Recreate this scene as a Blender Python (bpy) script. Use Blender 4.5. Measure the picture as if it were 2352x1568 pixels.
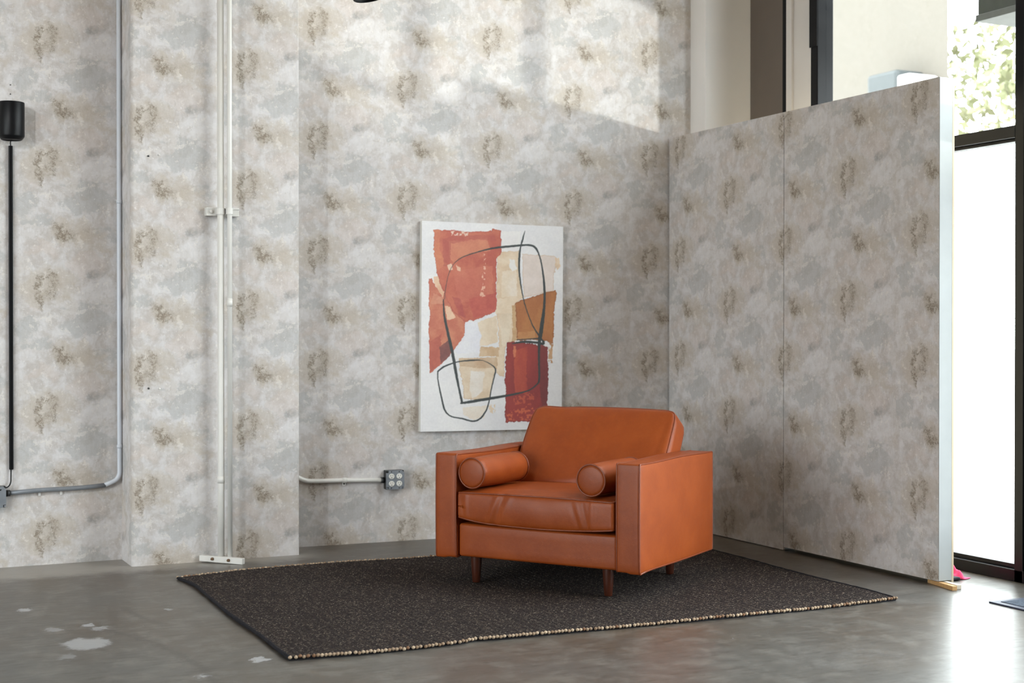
import bpy, bmesh, math, random
import numpy as np
from mathutils import Vector, Matrix
random.seed(7); rng = np.random.default_rng(7)
S = bpy.context.scene
COL = S.collection
for o in list(bpy.data.objects): bpy.data.objects.remove(o)

# ------------------------------------------------------------------ camera
cam = bpy.data.cameras.new('camera'); cam.lens = 50.0; cam.sensor_width = 36.0
co = bpy.data.objects.new('camera', cam); COL.objects.link(co)
co.location = (0, 0, 1.18)
co.rotation_euler = (math.radians(90 - 0.386), 0, math.radians(-25.94))
cam.dof.use_dof = True; cam.dof.focus_distance = 6.25; cam.dof.aperture_fstop = 3.2
cam.clip_end = 300
S.camera = co
S.view_settings.view_transform = 'Standard'; S.view_settings.look = 'None'
S.view_settings.gamma = 1.0; S.view_settings.use_curve_mapping = False
S.view_settings.exposure = 0.0
S.cycles.max_bounces = 10; S.cycles.diffuse_bounces = 5; S.cycles.glossy_bounces = 4
S.cycles.transparent_max_bounces = 12
S.cycles.caustics_reflective = False; S.cycles.caustics_refractive = False
S.cycles.use_denoising = True
S.cycles.sample_clamp_indirect = 8.0

# ------------------------------------------------------------------ world: bright hazy sky
W = bpy.data.worlds.new('hazy_sky'); S.world = W; W.use_nodes = True
wn = W.node_tree.nodes; wn['Background'].inputs[0].default_value = (0.93, 0.97, 1.0, 1)
wn['Background'].inputs[1].default_value = 12.6

def link(o, parent=None):
    COL.objects.link(o)
    if parent is not None: o.parent = parent
    return o

def light_portal(name, loc, rot, sx, sy):
    l = bpy.data.lights.new(name, 'AREA'); l.shape = 'RECTANGLE'; l.size = sx; l.size_y = sy
    l.cycles.is_portal = True
    o = link(bpy.data.objects.new(name, l)); o.location = loc; o.rotation_euler = rot
    return o
# sky light comes in through the storefront (+X side) and an unseen window added on the left
light_portal('storefront_portal', (5.4, 3.9, 2.1), (0, math.radians(90), 0), 4.1, 6.2)
light_portal('fill_window_portal', (-6.25, 1.75, 2.0), (0, math.radians(-90), 0), 3.05, 6.4)

def spot(name, loc, target, power, radius, angle, blend, color):
    l = bpy.data.lights.new(name, 'SPOT'); l.energy = power; l.shadow_soft_size = radius
    l.spot_size = angle; l.spot_blend = blend; l.color = color
    o = link(bpy.data.objects.new(name, l)); o.location = loc
    d = Vector(target) - Vector(loc); o.rotation_euler = d.to_track_quat('-Z', 'Y').to_euler()
    return o
# sun glinting up off something outside
spot('sun_glint', (12.5, -8.6, 0.8), (4.0, 7.44, 4.0), 8000, 0.20, 2 * math.atan(2.0 / 18.4), 0.12, (1.0, 0.97, 0.9))
# ceiling spot of the shop, left of the frame
spot('shop_spot', (-2.15, 2.75, 3.3), (1.3, 7.4, 1.5), 340, 0.03, math.radians(58), 1.0, (0.97, 0.99, 1.0))

# ------------------------------------------------------------------ node helper
class NT:
    def __init__(s, name):
        s.m = bpy.data.materials.new(name); s.m.use_nodes = True
        s.t = s.m.node_tree; s.n = s.t.nodes; s.bsdf = s.n['Principled BSDF']
    def node(s, typ, **k):
        nd = s.n.new(typ)
        for a, b in k.items(): setattr(nd, a, b)
        return nd
    def put(s, sock, v):
        if isinstance(v, E_): v = v.s
        if hasattr(v, 'is_linked') or isinstance(v, bpy.types.NodeSocket): s.t.links.new(v, sock)
        else: sock.default_value = v
    def math(s, op, a, b=None, c=None, clamp=False):
        nd = s.node('ShaderNodeMath', operation=op, use_clamp=clamp)
        s.put(nd.inputs[0], a)
        if b is not None: s.put(nd.inputs[1], b)
        if c is not None: s.put(nd.inputs[2], c)
        return E_(s, nd.outputs[0])
    def sstep(s, x, lo, hi):
        nd = s.node('ShaderNodeMapRange', interpolation_type='SMOOTHSTEP')
        s.put(nd.inputs[0], x); nd.inputs[1].default_value = lo; nd.inputs[2].default_value = hi
        return E_(s, nd.outputs[0])
    def vec(s, x, y, z):
        nd = s.node('ShaderNodeCombineXYZ')
        for i, q in enumerate((x, y, z)): s.put(nd.inputs[i], q)
        return nd.outputs[0]
    def noise(s, v, scale, detail=4, rough=0.55, dist=0.0):
        nd = s.node('ShaderNodeTexNoise'); s.put(nd.inputs['Vector'], v)
        nd.inputs['Scale'].default_value = scale; nd.inputs['Detail'].default_value = detail
        nd.inputs['Roughness'].default_value = rough; nd.inputs['Distortion'].default_value = dist
        return E_(s, nd.outputs['Fac'])
    def mix(s, f, a, b, mode='MIX'):
        nd = s.node('ShaderNodeMix', data_type='RGBA', blend_type=mode)
        s.put(nd.inputs[0], f); s.put(nd.inputs[6], a); s.put(nd.inputs[7], b)
        return nd.outputs[2]
    def fmix(s, f, a, b):
        nd = s.node('ShaderNodeMix', data_type='FLOAT')
        s.put(nd.inputs[0], f); s.put(nd.inputs[2], a); s.put(nd.inputs[3], b)
        return E_(s, nd.outputs[0])
    def bump(s, h, strength, dist):
        nd = s.node('ShaderNodeBump'); s.put(nd.inputs['Height'], h)
        nd.inputs['Strength'].default_value = strength; nd.inputs['Distance'].default_value = dist
        s.t.links.new(nd.outputs[0], s.bsdf.inputs['Normal'])
    def set(s, **k):
        for a, b in k.items(): s.put(s.bsdf.inputs[a.replace('_', ' ')], b)
class E_:
    def __init__(s, g, sock): s.g = g; s.s = sock
    def __add__(s, o): return s.g.math('ADD', s, o)
    __radd__ = __add__
    def __sub__(s, o): return s.g.math('SUBTRACT', s, o)
    def __rsub__(s, o): return s.g.math('SUBTRACT', o, s)
    def __mul__(s, o): return s.g.math('MULTIPLY', s, o)
    __rmul__ = __mul__
    def __truediv__(s, o): return s.g.math('DIVIDE', s, o)

def lin(r, g, b, a=1.0):
    f = lambda c: (c / 255 / 12.92) if c / 255 <= 0.04045 else ((c / 255 + 0.055) / 1.055) ** 2.4
    return (f(r), f(g), f(b), a)

def plain(name, rgb, rough=0.5, metal=0.0, spec=0.5, var=0.06, scale=12.0, bump=0.0):
    g = NT(name); tc = g.node('ShaderNodeTexCoord').outputs['Object']
    n = g.noise(tc, scale, 3)
    c = lin(*rgb)
    d = tuple(x * (1 - 2.2 * var) for x in c[:3]) + (1,)
    g.set(Base_Color=g.mix(n, d, tuple(min(1, x * (1 + var)) for x in c[:3]) + (1,)), Metallic=metal)
    g.set(Roughness=n * 0.12 + (rough - 0.06)); g.bsdf.inputs['Specular IOR Level'].default_value = spec
    if bump: g.bump(g.noise(tc, scale * 12, 3), bump, 0.002)
    return g.m

# ------------------------------------------------------------------ wallpaper (half-drop repeat 0.52 x 0.626 m)
def wallpaper():
    g = NT('concrete_wallpaper'); TU, TV = 0.52, 0.626
    sep = g.node('ShaderNodeSeparateXYZ'); g.put(sep.inputs[0], g.node('ShaderNodeUVMap').outputs[0])
    u = E_(g, sep.outputs[0]); v = E_(g, sep.outputs[1])
    strip = g.math('FLOOR', u / TU)
    fu = u - strip * TU
    vv = v + strip * (TV / 2)
    row = g.math('FLOOR', vv / TV)
    fv = vv - row * TV
    wld = g.vec(u, v, 0.0)
    ang = fv * (2 * math.pi / TV); R = TV / (2 * math.pi)
    til = g.vec(g.math('COSINE', ang) * R, g.math('SINE', ang) * R, fu)
    inside = g.sstep(g.math('MINIMUM', fu, TU - fu), 0.0, 0.05)
    def both(sc, det=5, ro=0.6, dist=0.0):
        return g.fmix(inside, g.noise(wld, sc, det, ro, dist), g.noise(til, sc, det, ro, dist))
    w1 = both(9, 4); w2 = both(11, 4)
    fine = g.noise(wld, 95, 3, 0.6)
    # warp only the tile-local blobs
    pu = fu + (w1 - 0.5) * 0.24; pv0 = fv + (w2 - 0.5) * 0.20
    pu2 = fu + (both(24, 6, 0.7) - 0.5) * 0.13; pv2 = fv + (both(27, 6, 0.7) - 0.5) * 0.13
    def blob(cx, cy, sx, sy, a=pu, b=pv0, rot=0.0):
        dx = a - cx
        t = g.math('FRACT', (b - cy) / TV + 0.5) - 0.5
        dy = t * TV
        if rot:
            c, s_ = math.cos(rot), math.sin(rot)
            dx, dy = dx * c + dy * s_, dy * c - dx * s_
        q = g.math('POWER', g.math('ABSOLUTE', dx) / sx, 2.0) + g.math('POWER', g.math('ABSOLUTE', dy) / sy, 2.0)
        return g.math('EXPONENT', q * -1.0)
    blue = blob(0.37, 0.245, 0.125, 0.09) + blob(0.05, 0.20, 0.06, 0.05) * 0.7 + blob(0.13, 0.12, 0.07, 0.03) * 0.6 + blob(0.46, 0.06, 0.06, 0.05) * 0.5
    peach = blob(0.36, 0.53, 0.10, 0.06) + blob(0.16, 0.60, 0.09, 0.05) * 0.8 + blob(0.10, 0.30, 0.08, 0.04) * 0.6
    tan = blob(0.19, 0.44, 0.15, 0.09) * 0.8 + blob(0.09, 0.36, 0.07, 0.07) * 0.6 + blob(0.31, 0.07, 0.15, 0.06) + blob(0.44, 0.60, 0.07, 0.04) * 0.6
    pale = blob(0.42, 0.40, 0.12, 0.055) + blob(0.06, 0.05, 0.06, 0.06) * 0.8 + blob(0.25, 0.18, 0.06, 0.03) * 0.8
    ring = blob(0.122, 0.425, 0.014, 0.04, pu2, pv2) + blob(0.162, 0.470, 0.042, 0.012, pu2, pv2) * 0.8 + blob(0.200, 0.43, 0.022, 0.035, pu2, pv2) * 0.55 \
        + blob(0.130, 0.335, 0.015, 0.045, pu2, pv2) * 0.85 + blob(0.185, 0.37, 0.030, 0.04, pu2, pv2) * 0.5 + blob(0.15, 0.40, 0.085, 0.09, pu2, pv2) * 0.24
    patch = blob(0.225, 0.090, 0.034, 0.022, pu2, pv2) * 0.9 + blob(0.255, 0.048, 0.036, 0.024, pu2, pv2) * 1.1 + blob(0.235, 0.068, 0.08, 0.05, pu2, pv2) * 0.30 \
        + blob(0.345, 0.075, 0.06, 0.02, pu2, pv2) * 0.25
    smear = blob(0.40, 0.475, 0.022, 0.022) + blob(0.44, 0.50, 0.055, 0.016, pu, pv0, 0.7) * 0.5
    flake = both(26, 4, 0.7)
    med = both(14, 5, 0.65, 0.4)
    base = g.mix(g.sstep(med, 0.36, 0.62), lin(184, 177, 173), lin(207, 204, 205))
    cl = lambda x: g.math('MINIMUM', x, 1.0)
    col = g.mix(cl(g.sstep(tan + (both(15, 5, 0.65) - 0.5) * 0.8, 0.22, 0.66) * 0.58 + g.sstep(both(7, 4), 0.48, 0.7) * 0.4), base, lin(182, 170, 155))
    col = g.mix(g.sstep(peach + (both(18, 4) - 0.5) * 0.9, 0.30, 0.66) * 0.34, col, lin(198, 181, 170))
    col = g.mix(g.sstep(blue + (both(17, 5, 0.65) - 0.5) * 0.9, 0.28, 0.50) * 0.58, col, lin(166, 167, 167))
    col = g.mix(g.sstep(pale + (both(20, 4) - 0.5) * 0.8, 0.30, 0.65) * 0.55, col, lin(213, 210, 211))
    # faint upright brush streaks and soft round flakes
    stk = g.noise(g.vec(u * 1.0, v * 0.22, 0.0), 60, 4, 0.6)
    col = g.mix(g.sstep(stk, 0.50, 0.72) * 0.22, col, lin(218, 213, 210))
    col = g.mix(g.sstep(stk, 0.48, 0.30) * 0.18, col, lin(160, 151, 143))
    # brushed flakes with crisp edges
    col = g.mix(g.sstep(flake, 0.60, 0.63) * 0.45, col, lin(226, 220, 213))
    col = g.mix(g.sstep(g.noise(wld, 21, 4, 0.7, 0.6), 0.61, 0.65) * 0.35, col, lin(171, 162, 155))
    col = g.mix(g.sstep(g.noise(wld, 48, 3, 0.7), 0.63, 0.68) * 0.5, col, lin(228, 225, 225))
    col = g.mix(cl(smear * 0.6), col, lin(140, 137, 135))
    # brown rusty speckle
    speck = g.noise(wld, 85, 5, 0.8)
    st = g.math('MINIMUM', ring + patch, 1.2)
    rid = g.math('ABSOLUTE', g.noise(wld, 46, 6, 0.7, 0.8) - 0.5)
    stain = g.math('MINIMUM', (g.sstep(st * 0.12 + speck, 0.52, 0.72) * 0.75 + g.sstep(rid, 0.045, 0.0) * 0.7) * g.sstep(st, 0.06, 0.85), 1.0)
    col = g.mix(cl(st * 0.46), col, lin(158, 142, 120))
    col = g.mix(stain * 0.78, col, lin(96, 80, 60))
    col = g.mix(g.sstep(g.noise(wld, 75, 6, 0.8) + tan * 0.035, 0.63, 0.73) * 0.55, col, lin(120, 105, 93))
    col = g.mix(0.10, col, g.mix(fine, (0.12, 0.11, 0.10, 1), (0.95, 0.95, 0.95, 1)))
    g.set(Base_Color=col, Roughness=0.62); g.bsdf.inputs['Specular IOR Level'].default_value = 0.3
    g.bump(fine * 0.6 + flake, 0.12, 0.003)
    return g.m

def floor_material():
    g = NT('polished_concrete'); P = g.node('ShaderNodeNewGeometry').outputs['Position']
    sep = g.node('ShaderNodeSeparateXYZ'); g.put(sep.inputs[0], P)
    x = E_(g, sep.outputs[0]); y = E_(g, sep.outputs[1])
    big = g.noise(P, 1.1, 5, 0.6); mid = g.noise(P, 9.0, 8, 0.72, 0.3)
    mp = g.node('ShaderNodeMapping'); g.put(mp.inputs[0], P)
    mp.inputs['Rotation'].default_value = (0, 0, 0.45); mp.inputs['Scale'].default_value = (4, 18, 1)
    scr = g.noise(mp.outputs[0], 2.2, 5, 0.7, 0.3)
    col = g.mix(g.sstep(big, 0.35, 0.65), lin(80, 71, 62), lin(84, 82, 79))
    col = g.mix(g.sstep(mid, 0.44, 0.66) * 0.6, col, lin(116, 113, 108))
    col = g.mix(g.sstep(scr, 0.50, 0.68) * 0.65, col, lin(58, 53, 48))
    col = g.mix(g.sstep(g.noise(P, 17, 7, 0.78), 0.58, 0.68) * 0.55, col, lin(56, 51, 46))
    wu = x + (g.noise(P, 18, 6, 0.8) - 0.5) * 0.15; wv = y + (g.noise(P, 22, 6, 0.8) - 0.5) * 0.20
    def spot_(cx, cy, sx, sy):
        q = g.math('POWER', g.math('ABSOLUTE', wu - cx) / sx, 2.0) + g.math('POWER', g.math('ABSOLUTE', wv - cy) / sy, 2.0)
        return g.sstep(q, 1.3, 0.6)
    acc = None
    for cx, cy, sx, sy, k in [(0.905, 5.54, 0.085, 0.105, 0.75), (1.42, 5.0, 0.03, 0.035, 0.9), (1.18, 4.845, 0.03, 0.02, 0.9),
                              (0.775, 6.33, 0.035, 0.035, 0.8), (0.965, 5.89, 0.02, 0.03, 0.8), (0.83, 5.86, 0.025, 0.04, 0.5),
                              (1.00, 5.80, 0.03, 0.03, 0.7), (1.33, 6.07, 0.015, 0.03, 0.7), (0.80, 5.35, 0.03, 0.05, 0.4)]:
        q = spot_(cx, cy, sx, sy) * k
        acc = q if acc is None else g.math('MAXIMUM', acc, q)
    scuff = spot_(3.36, 4.12, 0.26, 0.20) * g.sstep(g.noise(mp.outputs[0], 3.0, 8, 0.85, 3.5), 0.50, 0.66) * 0.34
    acc = g.math('MAXIMUM', acc, scuff)
    acc = g.math('MAXIMUM', acc, g.sstep(g.noise(P, 34, 3, 0.6), 0.735, 0.76) * 0.75)
    # pale dusty strip where the old walls meet the floor
    dust = g.sstep(y + (mid - 0.5) * 0.25, 7.02, 7.22) * g.sstep(x, 2.5, 2.2)
    col = g.mix(dust * 0.55, col, lin(168, 163, 155))
    col = g.mix(acc, col, lin(168, 169, 172))
    # faint dark drag marks
    def arc(cx, cy, r, w, ylo, yhi):
        d = g.math('ABSOLUTE', g.math('SQRT', (wu - cx) * (wu - cx) + (wv - cy) * (wv - cy)) - r)
        return g.sstep(d, w, w * 0.3) * g.sstep(y, ylo, ylo + 0.2) * g.sstep(y, yhi, yhi - 0.2)
    mk = g.math('MAXIMUM', arc(-0.9, 4.9, 2.1, 0.025, 4.5, 5.9), arc(2.6, 6.2, 1.43, 0.02, 5.6, 6.3))
    col = g.mix(mk * 0.45, col, lin(52, 47, 43))
    g.set(Base_Color=col, Roughness=g.math('MINIMUM', g.sstep(mid, 0.3, 0.8) * 0.03 + 0.31 + scr * 0.06 + acc * 0.2, 0.8))
    g.bsdf.inputs['Specular IOR Level'].default_value = 0.5
    g.bump(scr * 0.3 + g.noise(P, 60, 4) * 0.3, 0.03, 0.004)
    return g.m

def leather():
    g = NT('tan_leather'); tc = g.node('ShaderNodeTexCoord').outputs['Object']
    n = g.noise(tc, 7, 4, 0.6); f = g.noise(tc, 60, 4, 0.65); v = g.node('ShaderNodeTexVoronoi'); g.put(v.inputs['Vector'], tc)
    v.inputs['Scale'].default_value = 420
    c = g.mix(g.sstep(n, 0.3, 0.7), lin(138, 61, 19), lin(150, 70, 25))
    c = g.mix(g.sstep(f, 0.45, 0.75) * 0.3, c, lin(161, 80, 34))
    g.set(Base_Color=c, Roughness=f * 0.12 + 0.38); g.bsdf.inputs['Specular IOR Level'].default_value = 0.34
    g.bump(E_(g, v.outputs['Distance']) * 0.25 + f * 0.5 + n * 1.4, 0.16, 0.004)
    return g.m

def wood(name, a, b, rough=0.4):
    g = NT(name); tc = g.node('ShaderNodeTexCoord').outputs['Object']
    mp = g.node('ShaderNodeMapping'); g.put(mp.inputs[0], tc); mp.inputs['Scale'].default_value = (40, 40, 4)
    n = g.noise(mp.outputs[0], 2.0, 4, 0.6, 1.0)
    g.set(Base_Color=g.mix(n, lin(*a), lin(*b)), Roughness=rough); g.bump(n, 0.05, 0.002)
    return g.m

def rug_material():
    g = NT('tweed_wool'); P = g.node('ShaderNodeNewGeometry').outputs['Position']
    mp = g.node('ShaderNodeMapping'); g.put(mp.inputs[0], P); mp.inputs['Scale'].default_value = (190, 300, 190); mp.inputs['Rotation'].default_value = (0, 0, 0.25)
    vo = g.node('ShaderNodeTexVoronoi'); g.put(vo.inputs['Vector'], mp.outputs[0]); vo.inputs['Scale'].default_value = 1.0
    sc = g.node('ShaderNodeSeparateColor'); g.put(sc.inputs[0], vo.outputs['Color'])
    r = E_(g, sc.outputs[0]); q = E_(g, sc.outputs[1])
    mp2 = g.node('ShaderNodeMapping'); g.put(mp2.inputs[0], P); mp2.inputs['Scale'].default_value = (9, 1.2, 1)
    band = g.noise(mp2.outputs[0], 2.0, 4, 0.7)
    c = g.mix(q, lin(36, 33, 34), lin(66, 58, 56))
    c = g.mix(g.sstep(r, 0.80, 0.92) * g.sstep(band, 0.25, 0.6), c, lin(112, 98, 88))
    c = g.mix(g.sstep(r, 0.95, 0.975), c, lin(150, 139, 127))
    c = g.mix(g.sstep(band, 0.55, 0.8) * 0.4, c, lin(40, 38, 42))
    g.set(Base_Color=c, Roughness=0.95); g.bsdf.inputs['Specular IOR Level'].default_value = 0.1
    g.bump((1.0 - E_(g, vo.outputs['Distance'])) * 1.0 + r * 0.4, 0.9, 0.006)
    return g.m

def bead_material():
    g = NT('jute_stitch'); ge = g.node('ShaderNodeNewGeometry')
    rp = E_(g, ge.outputs['Random Per Island'])
    c = g.mix(rp, lin(128, 104, 82), lin(188, 168, 144))
    c = g.mix(g.sstep(rp, 0.86, 0.9), c, lin(120, 88, 64))
    g.set(Base_Color=c, Roughness=0.9)
    g.bump(g.noise(ge.outputs['Position'], 500, 2), 0.4, 0.001)
    return g.m

def glass_material():
    g = NT('window_glass'); t = g.t
    tr = g.node('ShaderNodeBsdfTransparent'); tr.inputs[0].default_value = (0.95, 0.975, 0.97, 1)
    gl = g.node('ShaderNodeBsdfGlossy'); gl.inputs['Roughness'].default_value = 0.02
    fr = g.node('ShaderNodeFresnel'); fr.inputs[0].default_value = 1.5
    mx = g.node('ShaderNodeMixShader')
    bk = g.node('ShaderNodeNewGeometry')
    g.put(mx.inputs[0], E_(g, fr.outputs[0]) * (1.0 - E_(g, bk.outputs['Backfacing']))); t.links.new(tr.outputs[0], mx.inputs[1]); t.links.new(gl.outputs[0], mx.inputs[2])
    t.links.new(mx.outputs[0], g.n['Material Output'].inputs['Surface'])
    return g.m

def attr_material():
    g = NT('painted_canvas'); a = g.node('ShaderNodeAttribute'); a.attribute_name = 'paint'
    tc = g.node('ShaderNodeTexCoord').outputs['Object']
    w = g.noise(tc, 600, 2)
    g.set(Base_Color=g.mix(w * 0.10, a.outputs['Color'], (0.75, 0.75, 0.75, 1)), Roughness=0.6)
    g.bump(w, 0.25, 0.001)
    return g.m

M = dict(
    paper=wallpaper(), floor=floor_material(), leather=leather(), piping=plain('piping_seam_shade', (128, 58, 26), 0.4, scale=30, var=0.1), rug=rug_material(), bead=bead_material(), glass=glass_material(),  # piping toned darker than the leather to paint in shadow lines along it
    canvas=attr_material(),
    white=plain('white_paint', (206, 202, 200), 0.55, scale=3, bump=0.03), white_pipe=plain('white_enamel', (222, 220, 216), 0.38, scale=9, var=0.05, bump=0.05),
    dark_wall=plain('dark_taupe', (104, 94, 86), 0.6),  # even dark taupe for the short return by the storefront
    pilaster=plain('bright_white_paint', (236, 233, 231), 0.55, scale=3, var=0.02),
    grey_wall=plain('grey_paint', (176, 154, 128), 0.7), ceil=plain('ceiling_paint', (190, 168, 140), 0.8), beige=plain('bare_board', (205, 188, 162), 0.7),
    paper_edge=plain('pale_paper_edge', (164, 168, 169), 0.6, scale=6, var=0.09),
    black=plain('black_aluminium', (15, 15, 17), 0.36, spec=0.12), black_matte=plain('black_plastic', (10, 11, 14), 0.42, spec=0.2),
    steel=plain('galvanised_steel', (134, 139, 146), 0.42, metal=0.25, scale=25, var=0.12), pale_pipe=plain('pale_blue_paint', (208, 213, 222), 0.42, scale=9),
    dark_steel=plain('dark_steel', (62, 63, 64), 0.45, metal=0.6), ivory=plain('ivory_plastic', (222, 220, 214), 0.35), slot=plain('slot_black', (14, 13, 13), 0.6),
    walnut=wood('dark_walnut', (52, 22, 12), (78, 36, 20), 0.32), pine=wood('pine', (168, 126, 78), (204, 164, 112), 0.7), pine_pale=wood('pale_pine', (206, 196, 178), (226, 218, 204), 0.7),
    wool_edge=plain('dark_wool_edge', (48, 47, 51), 0.95, spec=0.1, scale=60, var=0.25, bump=0.5),
    mat_pile=plain('grey_mat_pile', (94, 103, 116), 0.95, spec=0.1, scale=150, var=0.35, bump=0.6), mat_rim=plain('navy_rubber', (52, 58, 78), 0.5),
    pink=plain('pink_cloth', (236, 62, 112), 0.85, scale=14, var=0.1), navy=plain('navy_cloth', (24, 24, 38), 0.8), rust=plain('rusty_bolt', (120, 92, 66), 0.6, metal=0.4, scale=60, var=0.3),
    stucco=plain('cream_stucco', (84, 79, 71), 0.9, scale=4, var=0.02), pavement=plain('pale_pavement', (200, 198, 194), 0.9, scale=2),
    teal=plain('grey_teal_box', (42, 47, 47), 0.6), awning=plain('weathered_green_grey', (60, 66, 56), 0.8, scale=20, var=0.3, bump=0.3), awning_lip=plain('grey_lip', (104, 106, 103), 0.8, scale=14, var=0.2),
    leaf=plain('leaf', (146, 148, 112), 0.7, scale=2, var=0.25), bark=plain('bark', (120, 100, 80), 0.9),
)

# ------------------------------------------------------------------ mesh helpers
def mesh_obj(name, verts, faces, mat, parent=None, smooth=False, uv=None):
    me = bpy.data.meshes.new(name); me.from_pydata([tuple(v) for v in verts], [], faces)
    me.materials.append(mat); me.update()
    if smooth: me.shade_smooth()
    if uv is not None:
        l = me.uv_layers.new(name='UVMap')
        idx = np.zeros(len(me.loops), dtype=np.int32); me.loops.foreach_get('vertex_index', idx)
        l.data.foreach_set('uv', np.asarray(uv, dtype=np.float32)[idx].ravel())
    return link(bpy.data.objects.new(name, me), parent)

def join(*parts):
    V, F = [], []
    for v, f in parts:
        o = len(V); V += [tuple(p) for p in v]; F += [tuple(i + o for i in q) for q in f]
    return V, F

def box(x0, x1, y0, y1, z0, z1, bev=0.0):
    bm = bmesh.new(); bmesh.ops.create_cube(bm, size=1)
    for v in bm.verts:
        v.co = Vector((x0 + (v.co.x + .5) * (x1 - x0), y0 + (v.co.y + .5) * (y1 - y0), z0 + (v.co.z + .5) * (z1 - z0)))
    if bev: bmesh.ops.bevel(bm, geom=list(bm.edges), offset=bev, segments=2, affect='EDGES', profile=0.5)
    bm.verts.index_update()
    r = [v.co.copy() for v in bm.verts], [tuple(v.index for v in f.verts) for f in bm.faces]
    bm.free(); return r

def xform(vf, m): return [m @ Vector(v) for v in vf[0]], vf[1]

def tube(path, rad, seg=10, closed=False, caps=True):
    P = [Vector(p) for p in path]; n = len(P); V, F = [], []
    up = None
    for i in range(n):
        a = P[(i - 1) % n] if (closed or i > 0) else P[i]; b = P[(i + 1) % n] if (closed or i < n - 1) else P[i]
        t = (b - a).normalized()
        if up is None:
            up = Vector((0, 0, 1)) if abs(t.z) < 0.9 else Vector((1, 0, 0))
        x = (up - t * up.dot(t))
        x = x.normalized() if x.length > 1e-6 else t.orthogonal().normalized()
        up = x; y = t.cross(x)
        r = rad[i] if hasattr(rad, '__len__') else rad
        for k in range(seg):
            an = 2 * math.pi * k / seg; V.append(P[i] + x * (r * math.cos(an)) + y * (r * math.sin(an)))
    for i in range(n if closed else n - 1):
        j = (i + 1) % n
        for k in range(seg):
            l = (k + 1) % seg; F.append((i * seg + k, i * seg + l, j * seg + l, j * seg + k))
    if caps and not closed:
        F.append(tuple(reversed(range(seg)))); F.append(tuple(range((n - 1) * seg, n * seg)))
    return V, F

def lathe(prof, seg=32, cap=True):
    V, F = [], []
    for r, z in prof:
        for k in range(seg):
            a = 2 * math.pi * k / seg; V.append(Vector((r * math.cos(a), r * math.sin(a), z)))
    for i in range(len(prof) - 1):
        for k in range(seg):
            l = (k + 1) % seg; F.append((i * seg + k, i * seg + l, (i + 1) * seg + l, (i + 1) * seg + k))
    if cap:
        F.append(tuple(reversed(range(seg)))); F.append(tuple(range((len(prof) - 1) * seg, len(prof) * seg)))
    return V, F

def fillet(pts, r, n=6):
    """polyline with its inner corners rounded"""
    P = [Vector(p) for p in pts]; out = [P[0]]
    for i in range(1, len(P) - 1):
        a, b, c = P[i - 1], P[i], P[i + 1]
        u, w = (a - b), (c - b); d = min(r, u.length * .49, w.length * .49)
        p, q = b + u.normalized() * d, b + w.normalized() * d
        for k in range(n + 1):
            t = k / n; out.append(p * (1 - t) ** 2 + b * (2 * t * (1 - t)) + q * t ** 2)
    out.append(P[-1]); return out

def empty(name, loc, rz=0.0, parent=None):
    o = bpy.data.objects.new(name, None); o.empty_display_size = 0.1
    o.location = loc; o.rotation_euler = (0, 0, rz); return link(o, parent)

def tag(o, label=None, cat=None, group=None, kind=None):
    if label: o['label'] = label
    if cat: o['category'] = cat
    if group: o['group'] = group
    if kind: o['kind'] = kind
    return o
def struct(o): o['kind'] = 'structure'; return o

def axis_coords(h, r, n, m=4):
    inner = list(np.linspace(-(h - r), h - r, n + 1))
    c = [-(h - r) - r * math.sin(math.pi / 4 * k / m) / math.sin(math.pi / 4) for k in range(m, 0, -1)]
    return c + inner + [-x for x in reversed(c)]
def soft_box(hx, hy, hz, r, nx, ny, nz, f=None, m=3):
    """rounded box surface grid; f(point, normal) returns the displaced point"""
    A = [axis_coords(hx, r, nx, m), axis_coords(hy, r, ny, m), axis_coords(hz, r, nz, m)]
    H = (hx, hy, hz); V, F, idx = [], [], {}
    def vid(i, j, k):
        if (i, j, k) not in idx:
            p = Vector((A[0][i], A[1][j], A[2][k]))
            q = Vector([max(-(H[c] - r), min(H[c] - r, p[c])) for c in range(3)])
            d = (p - q).normalized(); p = q + d * r
            idx[(i, j, k)] = len(V); V.append(f(p, d) if f else p)
        return idx[(i, j, k)]
    L = [len(a) for a in A]
    for c in range(3):
        a, b = (c + 1) % 3, (c + 2) % 3
        for side in (0, L[c] - 1):
            for i in range(L[a] - 1):
                for j in range(L[b] - 1):
                    def g(x, y):
                        t = [0, 0, 0]; t[c] = side; t[a] = x; t[b] = y; return vid(*t)
                    q = (g(i, j), g(i + 1, j), g(i + 1, j + 1), g(i, j + 1))
                    F.append(q if side else tuple(reversed(q)))
    return V, F
def edge_loop(axis, sign, H, r, f=None, n=14):
    """closed path along the rounded edge of face (axis, sign) of a soft_box"""
    a, b = (axis + 1) % 3, (axis + 2) % 3; out = []
    ha, hb = H[a] - r, H[b] - r; k45 = math.sqrt(.5)
    def add(pa, pb, na, nb):
        q = [0, 0, 0]; d = [0, 0, 0]
        q[axis] = sign * (H[axis] - r); q[a] = pa; q[b] = pb
        d[axis] = sign * k45; d[a] = na * k45; d[b] = nb * k45
        p = Vector(q) + Vector(d) * r
        out.append(f(p, Vector(d)) if f else p)
    for (ca, cb, s0) in ((1, 1, 0), (-1, 1, 1), (-1, -1, 2), (1, -1, 3)):
        for k in range(5):
            t = math.pi / 2 * (s0 + k / 4); add(ca * ha, cb * hb, math.cos(t), math.sin(t))
        t = math.pi / 2 * (s0 + 1); nxt = ((1, 1), (-1, 1), (-1, -1), (1, -1))[(s0 + 1) % 4]
        for k in range(1, n):
            s = k / n; add((ca + (nxt[0] - ca) * s) * ha, (cb + (nxt[1] - cb) * s) * hb, math.cos(t), math.sin(t))
    return out

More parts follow.
